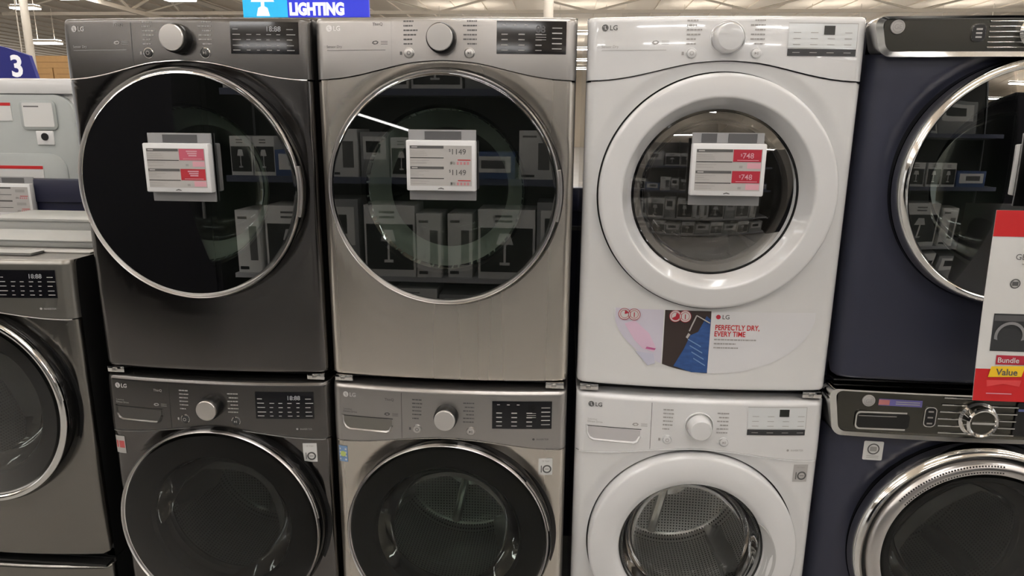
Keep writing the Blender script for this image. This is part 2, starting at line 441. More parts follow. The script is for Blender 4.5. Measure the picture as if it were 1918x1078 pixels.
def xs_edge(hw, r, n=26):
    X = [-hw + r * (1 - math.cos(PI / 2 * i / 8)) for i in range(9)]
    mid = [(-(hw - r) + 2 * (hw - r) * i / n) for i in range(1, n)]
    return X + mid + [-x for x in reversed(X)]
def fascia(name, parent, S, m, hw, r, zlow, zt, rtz, ytop):
    X = xs_edge(hw, r); vs = []; nn = []; fs = []
    Z = [0, .08, .2, .35, .5, .65, .8, .9, 1]
    for x in X:
        zl = zlow(x)
        col = [zl + (zt - rtz - zl) * t for t in Z] + [zt - rtz + rtz * math.sin(PI / 2 * i / 6) for i in range(1, 7)]
        for z in col:
            vs.append((x, S(x, z), z)); nn.append(nrm(S, x, z, hw, zl, zt))
        vs.append((x, max(ytop, S(x, zt)), zt)); nn.append(Vector((0, 0, 1)))
    K = len(Z) + 7
    for i in range(len(X) - 1):
        for k in range(K - 1): a = i * K + k; fs.append((a, a + K, a + K + 1, a + 1))
    b = MB(); b.add(vs, fs, m); return b.build(name, parent, normals=nn)
def body_shell(t, m, hw, zb, zt, y0, depth=.74, top=True):
    b = MB()
    vs = [(x, y, z) for x in (-hw, hw) for y in (y0, depth) for z in (zb, zt)]
    fs = [(0, 2, 3, 1), (4, 5, 7, 6), (2, 6, 7, 3), (0, 4, 6, 2)]
    if top: fs.append((1, 3, 7, 5))
    b.add(vs, fs, m)
    # inner lining and front frame strips, so the shell has thickness
    b.box(-hw + .004, hw - .004, y0 + .004, y0 + .012, zb + .002, zb + .03, BLACKP)
    b.box(-hw + .004, -hw + .03, y0 + .004, y0 + .012, zb, zt - .01, BLACKP); b.box(hw - .03, hw - .004, y0 + .004, y0 + .012, zb, zt - .01, BLACKP)
    return b.build('cabinet', t, ang=30)
def drum(t, cx, cz, perf, R=.262, y0=.07, y1=.42):
    n = 72; b = MB(); vs = []; fs = []; uvs = []
    prof = [(R * .87, y0), (R, y0 + .03), (R, (y0 + y1) / 2), (R, y1 - .03), (R * .9, y1), (R * .3, y1 + .012), (.001, y1 + .012)]
    b.lathe(cx, cz, prof, DRUMM if perf else DRUMG, n)
    o = b.build('drum', t, ang=50)
    me = o.data; uv = me.uv_layers.new(name='uv')
    for p in me.polygons:
        for li in p.loop_indices:
            v = me.vertices[me.loops[li].vertex_index].co; dx, dz = v.x - cx, v.z - cz; rr_ = math.hypot(dx, dz)
            if abs(p.normal.y) > .7: uv.data[li].uv = (dx, dz)
            else:
                a = math.atan2(dz, dx); ca = p.center; ac = math.atan2(ca.z - cz, ca.x - cx)
                while a - ac > PI: a -= 2 * PI
                while a - ac < -PI: a += 2 * PI
                uv.data[li].uv = (a * R, v.y)
    for k in range(3):                       # lifters
        a = math.radians(70 + 120 * k); L = MB(); N = 8
        vs = []
        for i in range(N + 1):
            yy = y0 + .05 + (y1 - y0 - .08) * i / N; h = .085 * math.sin(PI * (i + .6) / (N + 1.2)) + .012; wv = .022 * math.sin(i / N * 5)
            for da, rr_ in ((-.13, R - .002), (-.06, R - h * .7), (0, R - h), (.06, R - h * .7), (.13, R - .002)):
                A = a + da + wv; vs.append((cx + rr_ * math.cos(A), yy, cz + rr_ * math.sin(A)))
        fs = [(i * 5 + j, i * 5 + j + 1, i * 5 + j + 6, i * 5 + j + 5) for i in range(N) for j in range(4)]
        L.add(vs, fs, DRUMP if perf else DRUMG).build('drum_lifter', o, ang=60)
    g = MB(); g.lathe(cx, cz, [(.33, y0 - .022), (.245, y0 - .026), (.222, y0 - .020), (.216, y0 - .008), (.222, y0 + .004), (.235, y0 + .006)], GASKET if perf else DRUMG, 72)
    g.build('door_gasket' if perf else 'drum_opening', t)
    if perf:                                   # hub of the drum's back wall
        h = MB(); h.lathe(cx, cz, [(.085, y1 + .01), (.08, y1 - .01), (.05, y1 - .018), (.001, y1 - .018)], DRUMP, 32)
        for k in range(3):
            a = math.radians(18 + 120 * k); h.cyl((cx + .05 * math.cos(a), y1 - .004, cz + .05 * math.sin(a)), (cx + .235 * math.cos(a), y1 + .002, cz + .235 * math.sin(a)), .018, DRUMP, 10)
        h.build('drum_hub', o)
    return o
def program_marks(b, S, x0, x1, zs, m, side, off=.0009, seedn=1):
    R_ = random.Random(seedn)
    for z in zs:
        w = (x1 - x0) * R_.uniform(.6, 1.0)
        a = x0 if side < 0 else x1 - w
        x = a
        while x < a + w - .003:                 # short strokes, as the lettering is too small to read
            q = R_.uniform(.004, .011); e = min(a + w, x + q); b.rect(x, e - .0012, z, z + .0036, S, off, m); x += q
def logo(b, S, x, z, m, m2, r=.0082, tx=.011, ts=.0165, off=.001):
    """round face mark and the letters LG"""
    ring = circ(x, z, r, 24)
    b.decal(ring, S, off, m)
    b.decal([(x - .0008, z - r * .5), (x + .0008, z - r * .5), (x + .0008, z + r * .55), (x - .0008, z + r * .55)], S, off + .0004, m2)
    b.decal([(x - .0008, z - r * .5), (x + r * .5, z - r * .5), (x + r * .5, z - r * .32), (x - .0008, z - r * .32)], S, off + .0004, m2)
    b.decal(circ(x - r * .45, z + r * .3, r * .14, 8), S, off + .0004, m2)
    b.text('LG', x + tx, z - ts * .36, ts, S, off, m, .02)
def lg_machine(kind, label, cat_, x, z, sty, group=None, stickers=()):
    """kind 'dryer' or 'washer'; sty: dict of materials and looks"""
    dry = kind == 'dryer'
    t = thing('clothes_dryer' if dry else 'washing_machine', label, cat_, (x, sty.get('Y', 0.0) - (0 if dry else .012), z), group)
    cz = .550 if dry else .528; R = sty['R']; H = .988 if dry else .983
    zs, zm = (.832, .879) if dry else (.807, .838)
    if not dry: zsf = lambda xx: bump_z(xx, zs, zm)
    else: zsf = lambda xx: bump_z(xx, zs, zm)
    mb, mp = sty['body'], sty['panel']; white = sty['white']
    zb = .012 if dry else .03
    Sf = make_surf(zb, 9, cz, R, rbz=.010 if dry else 0, rtz=0, dish=.014)
    Sp = make_surf(0, H, cz, R, dish=0)
    if white: MB().lathe(0, cz, [(R - .02, .012), (R + .02, .012)], SEAM, 96).build('door_gap', t)
    front_plate('front_panel', t, Sf, mb, 0, cz, (R + .0035 if white else R - .035), HW, zb, lambda xx: zsf(xx) - .0022, .014)
    LEAN = lambda b_: (.0075 if dry else .008) * min(1, max(0, (b_ - zs) / (H - zs))) ** 2
    fascia('control_panel', t, lambda a, b_: Sp(a, b_) - .0015 + LEAN(b_), mp, HW, .026, lambda xx: zsf(xx) + .0022, H, .014, .12)
    P = lambda a, b_: Sp(a, b_) - .0015 + LEAN(b_)
    # raised lip under the fascia
    bead = (not dry) or sty['disp'] == 'full'
    lip = MB(); X = [(-HW + .012) + (2 * HW - .024) * i / 60 for i in range(61)]
    vs = []; 
    for xx in X:
        zz = zsf(xx)
        for dy, dz in (((.006, .0022), (-.0022, .0012), (-.0030, -.0010), (.004, -.0042)) if bead else ((.014, .0024), (.006, .0004), (.006, -.002), (.006, -.004))): vs.append((xx, Sp(xx, .5) + dy, zz + dz))
    lip.add(vs, [(i * 4 + j, i * 4 + 4 + j, i * 4 + 5 + j, i * 4 + 1 + j) for i in range(60) for j in range(3)], sty['lip'])
    lip.build('panel_lip', t)
    body_shell(t, sty['side'], HW - .0005, 0 if not dry else .012, H - .001, .026)
    # worktop, set back behind the fascia
    MB().box(-HW + .006, HW - .006, .105, .735, H - .01, H + .006, sty['top']).build('top_plate', t, bevel=.003)
    if dry:                                      # stacking brackets at the two lower corners
        for s in (-1, 1):
            bk = MB(); bk.box(s * .307 - .026, s * .307 + .026, -.004, .05, -.008, .010, CHROME); bk.box(s * .307 - .026 + .016, s * .307 + .004, -.008, -.004, -.004, .006, SATIN)
            bk.build('stacking_bracket', t, bevel=.0015)
        MB().box(-.33, .33, .04, .70, -.008, .012, BLACKP).build('base_frame', t)
    else:
        for sx in (-1, 1):
            for sy in (.07, .68): MB().cyl((sx * .29, sy, -.0), (sx * .29, sy, .03), .02, BLACKP, 16).build('foot', t)
    # ---- door
    if white: white_door(t, kind, cz, R)
    else: glass_door(t, kind, cz, R, sty)
    drum(t, 0, cz + (.0 if dry else .0), not dry)
    # ---- knob
    kz = .933 if dry else .907
    kn = MB(); br_ = .0375 if dry else .0345; fr_ = .0335 if dry else .031; ky = P(0, kz)
    if white:
        MB().lathe(0, kz, [(br_ + .006, ky + .004), (br_ + .006, ky - .0006), (br_ + .004, ky - .0018), (br_ + .0025, ky - .0006), (.02, ky + .001)], WHITEP, 64).build('knob_ring', t)
        k = kn.lathe(0, kz, [(br_ - .001, ky + .002), (br_ - .002, ky - .014), (fr_ - .001, ky - .030), (fr_ - .004, ky - .0335), (.018, ky - .0345), (0, ky - .0345)], WHITEP, 64).build('program_knob', t)
        MB().lathe(0, kz, [(br_ + .0028, ky - .0004), (br_ + .0008, ky - .0012), (br_ + .0005, ky)], SATIN, 64).build('knob_bezel', k)
    else:
        k = kn.lathe(0, kz, [(br_, ky + .002), (br_, ky - .010), (br_ - .001, ky - .026), (br_ - .0035, ky - .030), (fr_ - .004, ky - .031), (fr_ - .004, ky - .034)], BLACKK, 64).build('program_knob', t)
        MB().lathe(0, kz, [(fr_ - .001, ky - .0305), (fr_ - .001, ky - .0365), (fr_ - .0025, ky - .038), (.014, ky - .0382), (0, ky - .0382)], sty['knob'], 64).build('knob_cap', k)
    # ---- two round buttons
    bz = .898 if dry else .863
    for sx, sym in ((-.086, 'o'), (.070, '>')):
        yy = P(sx, bz)
        bt = MB(); bt.lathe(sx, bz, [(.0135, yy + .001), (.0135, yy - .0012), (.0118, yy - .002), (.0112, yy - .0008)], sty['btnring'], 36)
        o = MB().lathe(sx, bz, [(.0112, yy + .001), (.0108, yy - .0042), (.009, yy - .005), (0, yy - .0046)], sty['btn'], 36).build('round_button', t)
        bt.build('button_ring', o)
        s_ = MB(); fl = lambda a, b_: yy - .0050
        if sym == 'o': s_.lathe(sx, bz, [(.0050, yy - .0054), (.0036, yy - .0054)], sty['prt'], 20)
        else: s_.decal([(sx - .004, bz - .0036), (sx + .0012, bz), (sx - .004, bz + .0036)], fl, .0004, sty['prt']); s_.rect(sx + .002, sx + .003, bz - .0036, bz + .0036, fl, .0004, sty['prt']); s_.rect(sx + .004, sx + .005, bz - .0036, bz + .0036, fl, .0004, sty['prt'])
        s_.build('button_symbol', o)
    # ---- printing on the fascia
    b = MB(); bL = MB(); bR = MB(); bB = MB(); bT = MB(); bI = MB(); bX = MB(); pr = sty['prt']
    lz = .961 if dry else .953
    logo(bB, P, -.300, lz, sty['logo'], mp)
    if dry:
        if not white: bT.text('ThinQ', -.182, .966, .0105, P, .001, pr)
        b.text('Sensor Dry', -.308, .9125, .0092, P, .001, pr)
        b.rect(-.307, -.148, .9058, .9068, P, .001, pr, 8)
        program_marks(bL, P, -.100, -.060, [.974, .963, .952, .941, .930, .919], pr, -1, seedn=3)
        program_marks(bR, P, .052, .090, [.974, .963, .952, .941, .930, .919], pr, 1, seedn=4)
        iz = .924
    else:
        if not white: bT.text('ThinQ', -.182, .943, .0105, P, .001, pr)
        b.text('TurboWash', -.309, .9065, .0055, P, .001, pr); b.text('Direct Drive', -.309, .8985, .0082, P, .001, pr)
        program_marks(bL, P, -.100, -.066, [.949, .938, .927, .916, .905, .893], pr, -1, seedn=5)
        program_marks(bR, P, .045, .081, [.945, .933, .922, .911, .900, .889], pr, 1, seedn=6)
        bI.text('INVERTER', .258, .838, .008, P, .001, pr); bI.decal(circ(.250, .841, .0035, 10), P, .001, pr)
        iz = .902
    b.decal([(-.184, iz - .001), (-.181, iz + .004), (-.172, iz + .0055), (-.166, iz + .002), (-.169, iz - .003), (-.178, iz - .0045)], P, .001, pr)
    b.decal([(-.180, iz - .0005), (-.177, iz + .0025), (-.171, iz + .0025), (-.170, iz), (-.174, iz - .002)], P, .0014, mp)
    for k in range(3): b.rect(-.160, -.142, iz - .004 + k * .0035, iz - .003 + k * .0035, P, .001, pr)
    bX.rect(-.110, -.1045, bz - .004, bz + .004, P, .001, pr)
    b.build('feature_lettering', t); bB.build('brand_mark', t); bX.build('power_lettering', t); bL.build('program_lettering', t); bR.build('program_lettering', t)
    if bT.v: bT.build('badge_lettering', t)
    if bI.v: bI.build('motor_lettering', t)
    sm = MB(); sm.rect(-.1325, -.1315, zsf(-.132) + .004, H - .004, P, .0006, SEAM if not dry else sty['seam'], 1, 12); sm.build('panel_seam', t)
    # ---- detergent drawer pull on washers
    if not dry:
        q = MB(); pts = rr(-.312, -.158, .846, .890, .014, 6)
        rim = MB(); top = [(-.314, .892), (-.155, .888), (-.158, .866), (-.166, .848), (-.176, .843), (-.292, .844), (-.304, .850), (-.312, .866)]
        inn = [(-.308, .8885), (-.161, .8850), (-.164, .868), (-.172, .8535), (-.180, .850), (-.290, .851), (-.300, .856), (-.307, .868)]
        N = len(top)
        vs = [(a, P(a, c) - .0004, c) for a, c in top] + [(a * .5 + e * .5, P(a, c) - .0045, c * .5 + d * .5) for (a, c), (e, d) in zip(top, inn)] + [(a, P(a, c) - .0006, c) for a, c in inn]
        fs = [(k * N + i, k * N + (i + 1) % N, (k + 1) * N + (i + 1) % N, (k + 1) * N + i) for k in range(2) for i in range(2, N)]
        rim.add(vs, fs, mp)
        dr = MB()
        
        for i in range(24):
            def pt(k): 
                xx = -.308 + .147 * k / 24; u = min(1, (xx + .308) / .022, (-.161 - xx) / .022)
                return xx, .8505 + .022 * (1 - math.sqrt(max(0, 1 - (1 - u) ** 2))), .8885 - .0035 * k / 24
            a, c = pt(i), pt(i + 1)
            dr.add([(a[0], P(a[0], a[1]) - .0008, a[1]), (c[0], P(c[0], c[1]) - .0008, c[1]), (c[0], P(c[0], c[2]) - .0008, c[2]), (a[0], P(a[0], a[2]) - .0008, a[2])], [(0, 1, 2, 3)], sty['pocket'])
        d_ = dr.build('detergent_drawer_pull', t)
        rim.build('pull_rim', d_, ang=60)
        MB().rect(-.311, -.158, .8875, .8895, P, .0012, SEAM, 8).build('pull_shadow_line', d_)
    # ---- display
    if dry: dx0, dx1, dz0, dz1 = .139, .315, .897, .977
    else: dx0, dx1, dz0, dz1 = .131, .301, .873, .955
    if white:
        if dry: dx0, dx1, dz0, dz1 = .146, .315, .893, .969
        else: dx0, dx1, dz0, dz1 = .132, .293, .886, .966
        d = MB().rect(dx0, dx1, dz0 + .019, dz1, P, .0012, DISPW, 10, 2).build('display', t)
        MB().rect(dx0, dx1, dz0, dz0 + .0165, P, .0014, mat('charcoal_strip', (.035, .035, .038), .25), 10).build('touch_strip', d)
        MB().rect(dx0 + .086, dx0 + .113, dz1 - .026, dz1 - .005, P, .0020, mat('dark_window', (.02, .022, .02), .2), 2).build('display_window', d)
        g = MB()
        for k in range(4):
            for j in range(3):
                if k == 2 and j == 2: continue
                g.rect(dx0 + .012 + k * .042, dx0 + .030 + k * .042, dz0 + .026 + j * .014, dz0 + .0275 + j * .014, P, .0018, PRINTG)
        for k in range(4): g.rect(dx0 + .012 + k * .042, dx0 + .030 + k * .042, dz0 + .007, dz0 + .0085, P, .002, PRINTG)
        g.build('display_marks', d)
        fr = MB(); fr.rect(dx0 - .001, dx1 + .001, dz1, dz1 + .0014, P, .0013, PRINTG, 8); fr.rect(dx1, dx1 + .0012, dz0 + .019, dz1, P, .0013, PRINTG); fr.build('display_edge', d)
    else:
        d = MB().rect(dx0, dx1, dz0, dz1, P, .0012, DISPB, 10, 2).build('display', t)
        g = MB(); dim = sty['disp']
        if dim == 'full':
            g.text('18:88', dx0 + .092, dz1 - .024, .018, P, .0018, SHELFM, .02)
            RQ = random.Random(9)
            for j, zz in enumerate((.008, .020, .034, .047, .060)):
                for k in range(6):
                    if 1 <= k <= 4 and j == 4: continue
                    w = (.026 if k in (0, 5) else .014)
                    xx = dx0 + .006 + (0 if k == 0 else .036 + (k - 1) * .026 if k < 5 else .140)
                    g.rect(xx, xx + w * RQ.uniform(.5, 1), dz0 + zz, dz0 + zz + .0019, P, .0018, PRINTG if dry else PRINTL)
        else:
            g.text('88', dx0 + .099, dz1 - .028, .024, P, .0018, BRKTD if dry else BLACKG, .02)
            for j in range(5):
                g.rect(dx0 + .140, dx0 + .165, dz0 + .012 + j * .0125, dz0 + .0145 + j * .0125, P, .0018, PRINTL if j % 2 else PRINTG)
            for k in range(3):
                g.rect(dx0 + .014 + k * .028, dx0 + .022 + k * .028, dz1 - .011, dz1 - .009, P, .0018, PRINTL)
                for j in range(4): g.rect(dx0 + .012 + k * .043, dx0 + .028 + k * .043, dz0 + .008 + j * .013 - (.001 if j else 0), dz0 + .0098 + j * .013, P, .0018, PRINTL if not dry else PRINTG)
            for k in range(3): g.rect(dx0 + .099, dx0 + .125, dz0 + .034 + k * .006, dz0 + .0355 + k * .006, P, .0018, PRINTG)
        g.build('display_marks', d)
    # ---- stickers
    for s in stickers:
        o = MB(); A, B_, C_, D_ = s[1:5]
        if s[0] == 'ten':
            o.rect(A, B_, C_, D_, Sf, .0010, s[5], 8, 8)
            o.text('10 Year', (A + B_) / 2, D_ - .011, .0072, Sf, .0016, PRINTG, 0, 'CENTER')
            o.rect(A + .007, A + .0095, C_ + .008, C_ + .030, Sf, .0016, PRINTD)
            ccx, ccz = A + .0245, C_ + .019; N = 28
            vs = [(ccx + q * math.cos(2 * PI * i / N), Sf(ccx + q * math.cos(2 * PI * i / N), ccz + q * math.sin(2 * PI * i / N)) - .0018, ccz + q * math.sin(2 * PI * i / N)) for q in (.0130, .0088) for i in range(N)]
            o.add(vs, [(i, (i + 1) % N, N + (i + 1) % N, N + i) for i in range(N)], PRINTD)
            o.rect(ccx - .006, ccx + .006, ccz - .0008, ccz + .0008, Sf, .0018, PRINTD)
            o.build('warranty_sticker', t)
        elif s[0] == 'energy':
            o.rect(A, B_, C_, D_, Sf, .0010, mat('sticker_blue', lin((120, 150, 190)), .4), 3, 3)
            for k in range(4): o.rect(A + .003, B_ - .003, C_ + .005 + k * .011, C_ + .010 + k * .011, Sf, .0015, PAPER)
            o.decal(circ((A + B_) / 2, (C_ + D_) / 2, .009, 16), Sf, .0019, mat('sticker_green', lin((190, 205, 120)), .4))
            o.build('efficiency_sticker', t)
        elif s[0] == 'redlab':
            o.rect(A, B_, C_, D_, Sf, .0010, PAPERG, 3, 3); o.rect(A + .003, B_ - .003, C_ + .018, D_ - .016, Sf, .0015, mat('sticker_red', lin((200, 90, 90)), .4), 2)
            o.build('red_sticker', t)
        elif s[0] == 'promo': promo(t, Sf)
    return t
def arc(b, cx, cz, r0, r1, y0, y1, a0, a1, m, n=40):
    """solid ring sector"""
    vs = []
    for i in range(n + 1):
        a = math.radians(a0 + (a1 - a0) * i / n); c, s = math.cos(a), math.sin(a)
        for r, y in ((r0, y0), (r1, y0), (r1, y1), (r0, y1)): vs.append((cx + r * c, y, cz + r * s))
    fs = [(i * 4 + j, i * 4 + (j + 1) % 4, i * 4 + 4 + (j + 1) % 4, i * 4 + 4 + j) for i in range(n) for j in range(4)] + [(3, 2, 1, 0), (n * 4, n * 4 + 1, n * 4 + 2, n * 4 + 3)]
    return b.add(vs, fs, m)
def glass_door(t, kind, cz, R, sty):
    dry = kind == 'dryer'; wide = sty.get('wide', 0)
    y = -.014
    d = MB().lathe(.004, cz, [(R - .05, y + .040), (R + .002, y + .036), (R + .006, y + .01), (R + .005, y - .018), (R, y - .028)], BLACKG, 128).build('door', t, ang=40)
    w = .0065 + wide
    MB().lathe(0, cz, [(R - .001, y - .020), (R + .0005, y - .030), (R - .002, y - .0365), (R - w * .6, y - .039), (R - w, y - .035), (R - w - .001, y - .028)], sty['ring'], 144).build('door_trim_ring', d, ang=60)
    Rg = R - w - .0005
    MB().lathe(0, cz, [(Rg, y - .032), (Rg - .004, y - .0345), (Rg - .009, y - .0352), (Rg - .010, y - .0352), (Rg - .013, y - .0352), (0, y - .0352)], sty['glass'], 128).build('door_glass', d, ang=80)
    MB().lathe(0, cz, [(Rg, y - .026), (.222, y - .022), (.214, y - .010), (.214, y + .03)], BLACKP, 96).build('door_inner_ring', d)
    MB().lathe(0, cz, [(.213, y - .012), (.207, y + .012), (.200, y + .045), (.186, y + .080), (.155, y + .105), (.09, y + .118), (0, y + .120)], BOWL, 72).build('door_bowl', d, ang=80)
    if dry:
        MB().lathe(0, cz, [(.212, y - .008), (.208, y + .008), (.198, y + .030), (.188, y + .050), (.165, y + .078)], BOWLR, 96).build('bowl_sheen', d)  # shell added over the bowl for its pale crescent of refracted light
    h = MB()
    if dry:
        arc(h, 0, cz, R - .0035, R + .0065, y - .034, y - .008, -14, 11, sty['ring'])
        h.build('door_handle', d, bevel=.0012)
    else:
        arc(h, 0, cz, R + .001, R + .004, y - .034, y - .004, 8, 40, sty['ring'])
        h.build('door_handle', d)
        k = MB(); N = 44; vs = []
        for i in range(N + 1):
            a = math.radians(-42 + 92 * i / N); wd = .019 * math.sin(PI * i / N) ** .6 + .002
            for r in (R - .004, R + wd): vs.append((r * math.cos(a), y + .012 - .001, cz + r * math.sin(a)))
            vs.append(((R + wd) * math.cos(a), y + .02, cz + (R + wd) * math.sin(a)))
        k.add(vs, [(i * 3 + j, i * 3 + 1 + j, i * 3 + 4 + j, i * 3 + 3 + j) for i in range(N) for j in range(2)], BLACKP).build('handle_recess', t)
def white_door(t, kind, cz, R):
    dry = kind == 'dryer'; y = -.012
    if dry:
        prof = [(R - .04, .03), (R - .001, .028), (R, y + .005), (R - .0005, y - .020), (R - .003, y - .026), (R - .008, y - .029), (R - .012, y - .0295), (.250, y - .0338), (.2465, y - .0339), (.2435, y - .0330), (.2415, y - .0305), (.2400, y - .0275), (.2285, y - .004), (.2240, y + .004), (.2165, y + .014), (.214, y + .018), (.210, y + .024)]
        gr = .2145; gy = y + .016
    else:
        prof = [(R - .04, .03), (R - .001, .028), (R, y + .005), (R - .0005, y - .022), (R - .003, y - .028), (R - .009, y - .0315), (.255, y - .037), (.228, y - .037), (.214, y - .033), (.208, y - .025), (.205, y - .012), (.2045, y + .02)]
        gr = .2055; gy = y - .012
    d = MB().lathe(0, cz, prof, WHITEP, 144).build('door', t, ang=50)
    MB().lathe(0, cz, [(gr + .001, gy - .0015), (gr - .004, gy - .0025), (gr - .006, gy)], BLACKG, 128).build('glass_seal', d)
    sg = lambda r: gy - .025 * (1 - (r / gr) ** 2)
    if dry: MB().lathe(0, cz, [(gr * k / 14, sg(gr * k / 14)) for k in range(14, 0, -1)] + [(0, sg(0))], GLASSC, 128).build('door_glass', d, ang=80)
    else: MB().lathe(0, cz, [(gr - .004, gy), (gr - .010, gy - .002), (gr - .011, gy - .002), (gr - .014, gy - .002), (0, gy - .002)], GLASSC if dry else GLASSV, 128).build('door_glass', d, ang=80)
    MB().lathe(0, cz, [(gr - .012, gy + .008), (gr - .018, y + .05), (gr - .035, y + .085), (gr - .08, y + .105), (0, y + .112)], BOWLC, 72).build('door_bowl', d, ang=80)
    if dry: MB().lathe(0, cz, [(gr - .004, gy + .004), (gr - .022, gy + .012), (gr - .026, gy + .03), (gr - .024, gy + .06)], mat('door_liner', (.22, .21, .20), .35), 96).build('inner_liner', d)
    if not dry:
        h = MB(); N = 32; vs = []
        for i in range(N + 1):
            u = i / N; a = math.radians(-48 + 78 * u); wd = .030 * math.sin(PI * u) ** .8
            r0 = .206
            for r, yy in ((r0, y - .026), (r0 + wd * .3, y - .0335), (r0 + wd, y - .0385), (r0 + wd + .003, y - .0375)): vs.append((r * math.cos(a), yy, cz + r * math.sin(a)))
        h.add(vs, [(i * 4 + j, i * 4 + 1 + j, i * 4 + 5 + j, i * 4 + 4 + j) for i in range(N) for j in range(3)], mat('grip_grey', (.42, .42, .42), .35)).build('door_handle', d)
def ringd(b, cx, cz, r0, r1, S, off, m, n=28):
    vs = [(cx + q * math.cos(2 * PI * i / n), 0, cz + q * math.sin(2 * PI * i / n)) for q in (r0, r1) for i in range(n)]
    b.add([(x, S(x, z) - off, z) for x, y, z in vs], [(i, (i + 1) % n, n + (i + 1) % n, n + i) for i in range(n)], m)
def promo(t, S):
    """half-moon promotional sticker under the dryer door"""
    zc, rad = .232, 0.0
    def edge(x):      # lower arc from (-.241,.22) through (.02,.058) to (.29,.215)
        u = (x - .022) / .270; return .062 + .172 * (1 - math.sqrt(max(0, 1 - u * u)))
    def area(b, x0, x1, m, off, top=.238, n=24, K=16):
        vs = []; fs = []
        for i in range(n + 1):
            x = x0 + (x1 - x0) * i / n; e = edge(x); 
            for k in range(K):
                z = e + (top - e) * k / (K - 1); vs.append((x, S(x, z) - off, z))
        for i in range(n):
            for k in range(K - 1): a = i * K + k; fs.append((a, a + K, a + K + 1, a + 1))
        b.add(vs, fs, m)
    o = MB(); area(o, -.247, .29, mat('sticker_white', (.70, .70, .72), .3), .0010, n=60)
    o = o.build('promotional_sticker', t)
    b = MB(); area(b, -.243, -.114, mat('lilac_print', lin((206, 202, 216)), .4), .0014)
    b.decal([(-.218, .195), (-.190, .205), (-.150, .170), (-.130, .130), (-.135, .118), (-.165, .125), (-.190, .150)], S, .002, mat('pink_fold', lin((220, 190, 212)), .4))
    b.decal([(-.155, .132), (-.130, .128), (-.133, .123), (-.158, .126)], S, .0023, mat('magenta_thread', lin((180, 90, 140)), .4))
    b.decal([(-.185, .118), (-.135, .112), (-.130, .085), (-.150, .078)], S, .0021, mat('pale_fold', lin((196, 196, 214)), .4)); b.build('pink_laundry_picture', o)
    b = MB(); area(b, -.111, .012, mat('brown_print', lin((58, 48, 46)), .4), .0014)
    b.decal([(-.080, .080), (-.055, .130), (-.040, .170), (-.020, .180), (.0, .225), (.0115, .215), (.0115, .064), (-.03, .064)], S, .0021, DENIM)
    b.decal([(-.040, .172), (-.046, .176), (-.052, .164), (-.047, .160)], S, .0026, PAPERG)
    for k in range(4): b.decal([(-.046 + k * .006, .160 - k * .018), (-.010 + k * .005, .140 - k * .018), (-.010 + k * .005, .137 - k * .018), (-.046 + k * .006, .157 - k * .018)], S, .0026, mat('denim_crease%d' % k, lin((120, 150, 195)), .4))
    b.cyl((-.044, S(-.04, .19) - .004, .182), (-.027, S(-.03, .22) - .004, .226), .0018, PAPERG, 6); b.cyl((-.027, S(-.03, .22) - .004, .226), (.009, S(0, .2) - .004, .206), .0018, PAPERG, 6)
    b.build('jeans_picture', o)
    for x0 in (-.219, -.083):
        b = MB()
        for dx in (0, .026):
            b.decal(circ(x0 + dx, .222, .0165, 24), S, .0026, PAPER); ringd(b, x0 + dx, .222, .0165, .0150, S, .0032, REDD)
            ringd(b, x0 + dx, .222, .0115, .0103, S, .0032, REDD)
        b.decal([(x0, .222)] + circ(x0, .222, .0100, 16, PI / 2 - (1.3 if x0 < -.1 else 4.2), PI / 2) , S, .0040, REDD)
        b.rect(x0 + .0248, x0 + .0272, .215, .228, S, .0040, REDD)
        b.build('drying_symbol', o)
    b = MB()
    b.decal(circ(.031, .223, .0062, 20), S, .0018, REDD); b.text('LG', .041, .2175, .0165, S, .0018, PRINTD, .01)
    b.text('PERFECTLY DRY,', .024, .187, .0205, S, .0018, RED, .02, sx=.78); b.text('EVERY TIME', .023, .169, .0205, S, .0018, RED, .02, sx=.78)
    for k, w in enumerate((.118, .09, .068)):
        program_marks(b, S, .024, .024 + w, [.158 - k * .0115], PRINTG, -1, .0018, 20 + k)
    b.build('sticker_lettering', o)

black_btn = mat('dark_button', (.05, .05, .05), .25)
A_ST = dict(body=DARK, panel=DARKP, side=DARKP, top=DARKP, lip=SATIN, knob=KNOBM, btn=black_btn, btnring=CHROME, prt=PRINTG, logo=PRINTL, seam=mat('dark_seam', (.08, .08, .08), .5), glass=GLASST, ring=SATIN, R=.312, white=False, disp='full', pocket=mat('dark_pocket', (.16, .155, .15), .25, .9))
B_ST = dict(body=STEEL, panel=STEELP, side=STEELDP, top=DARKP, lip=STEEL, knob=KNOBG, btn=KNOBG, btnring=SATIN, prt=PRINTD, logo=mat('silver_print', (.75, .74, .73), .3, .3), seam=PRINTG, glass=GLASST, ring=SATIN, R=.309, white=False, disp='simple', pocket=STEELDP)
C_ST = dict(body=WHITE, panel=WHITEP, side=WHITE, top=WHITE, lip=WHITEP, knob=WHITEP, btn=WHITEP, btnring=WHITEP, prt=PRINTG, logo=PRINTD, seam=WHITEP, R=.303, white=True, disp='white', pocket=mat('drawer_shade_plastic', (.50, .49, .50), .3))
L_ST = dict(body=STEELD, panel=STEELDP, side=BLACKP, top=STEELDP, lip=SATIN, knob=KNOBM, btn=black_btn, btnring=CHROME, prt=PRINTL, logo=PRINTL, seam=SEAM, glass=GLASSW, ring=CHROME, R=.305, white=False, disp='full', pocket=STEELDP, wide=.013)
XA, XB, XC, XD, XL = -.698, 0.0, .712, 1.425, -1.445
ZD = .998
AW = dict(A_ST); AW['glass'] = GLASSW; BW = dict(B_ST); BW['glass'] = GLASSB
BW['R'] = .301
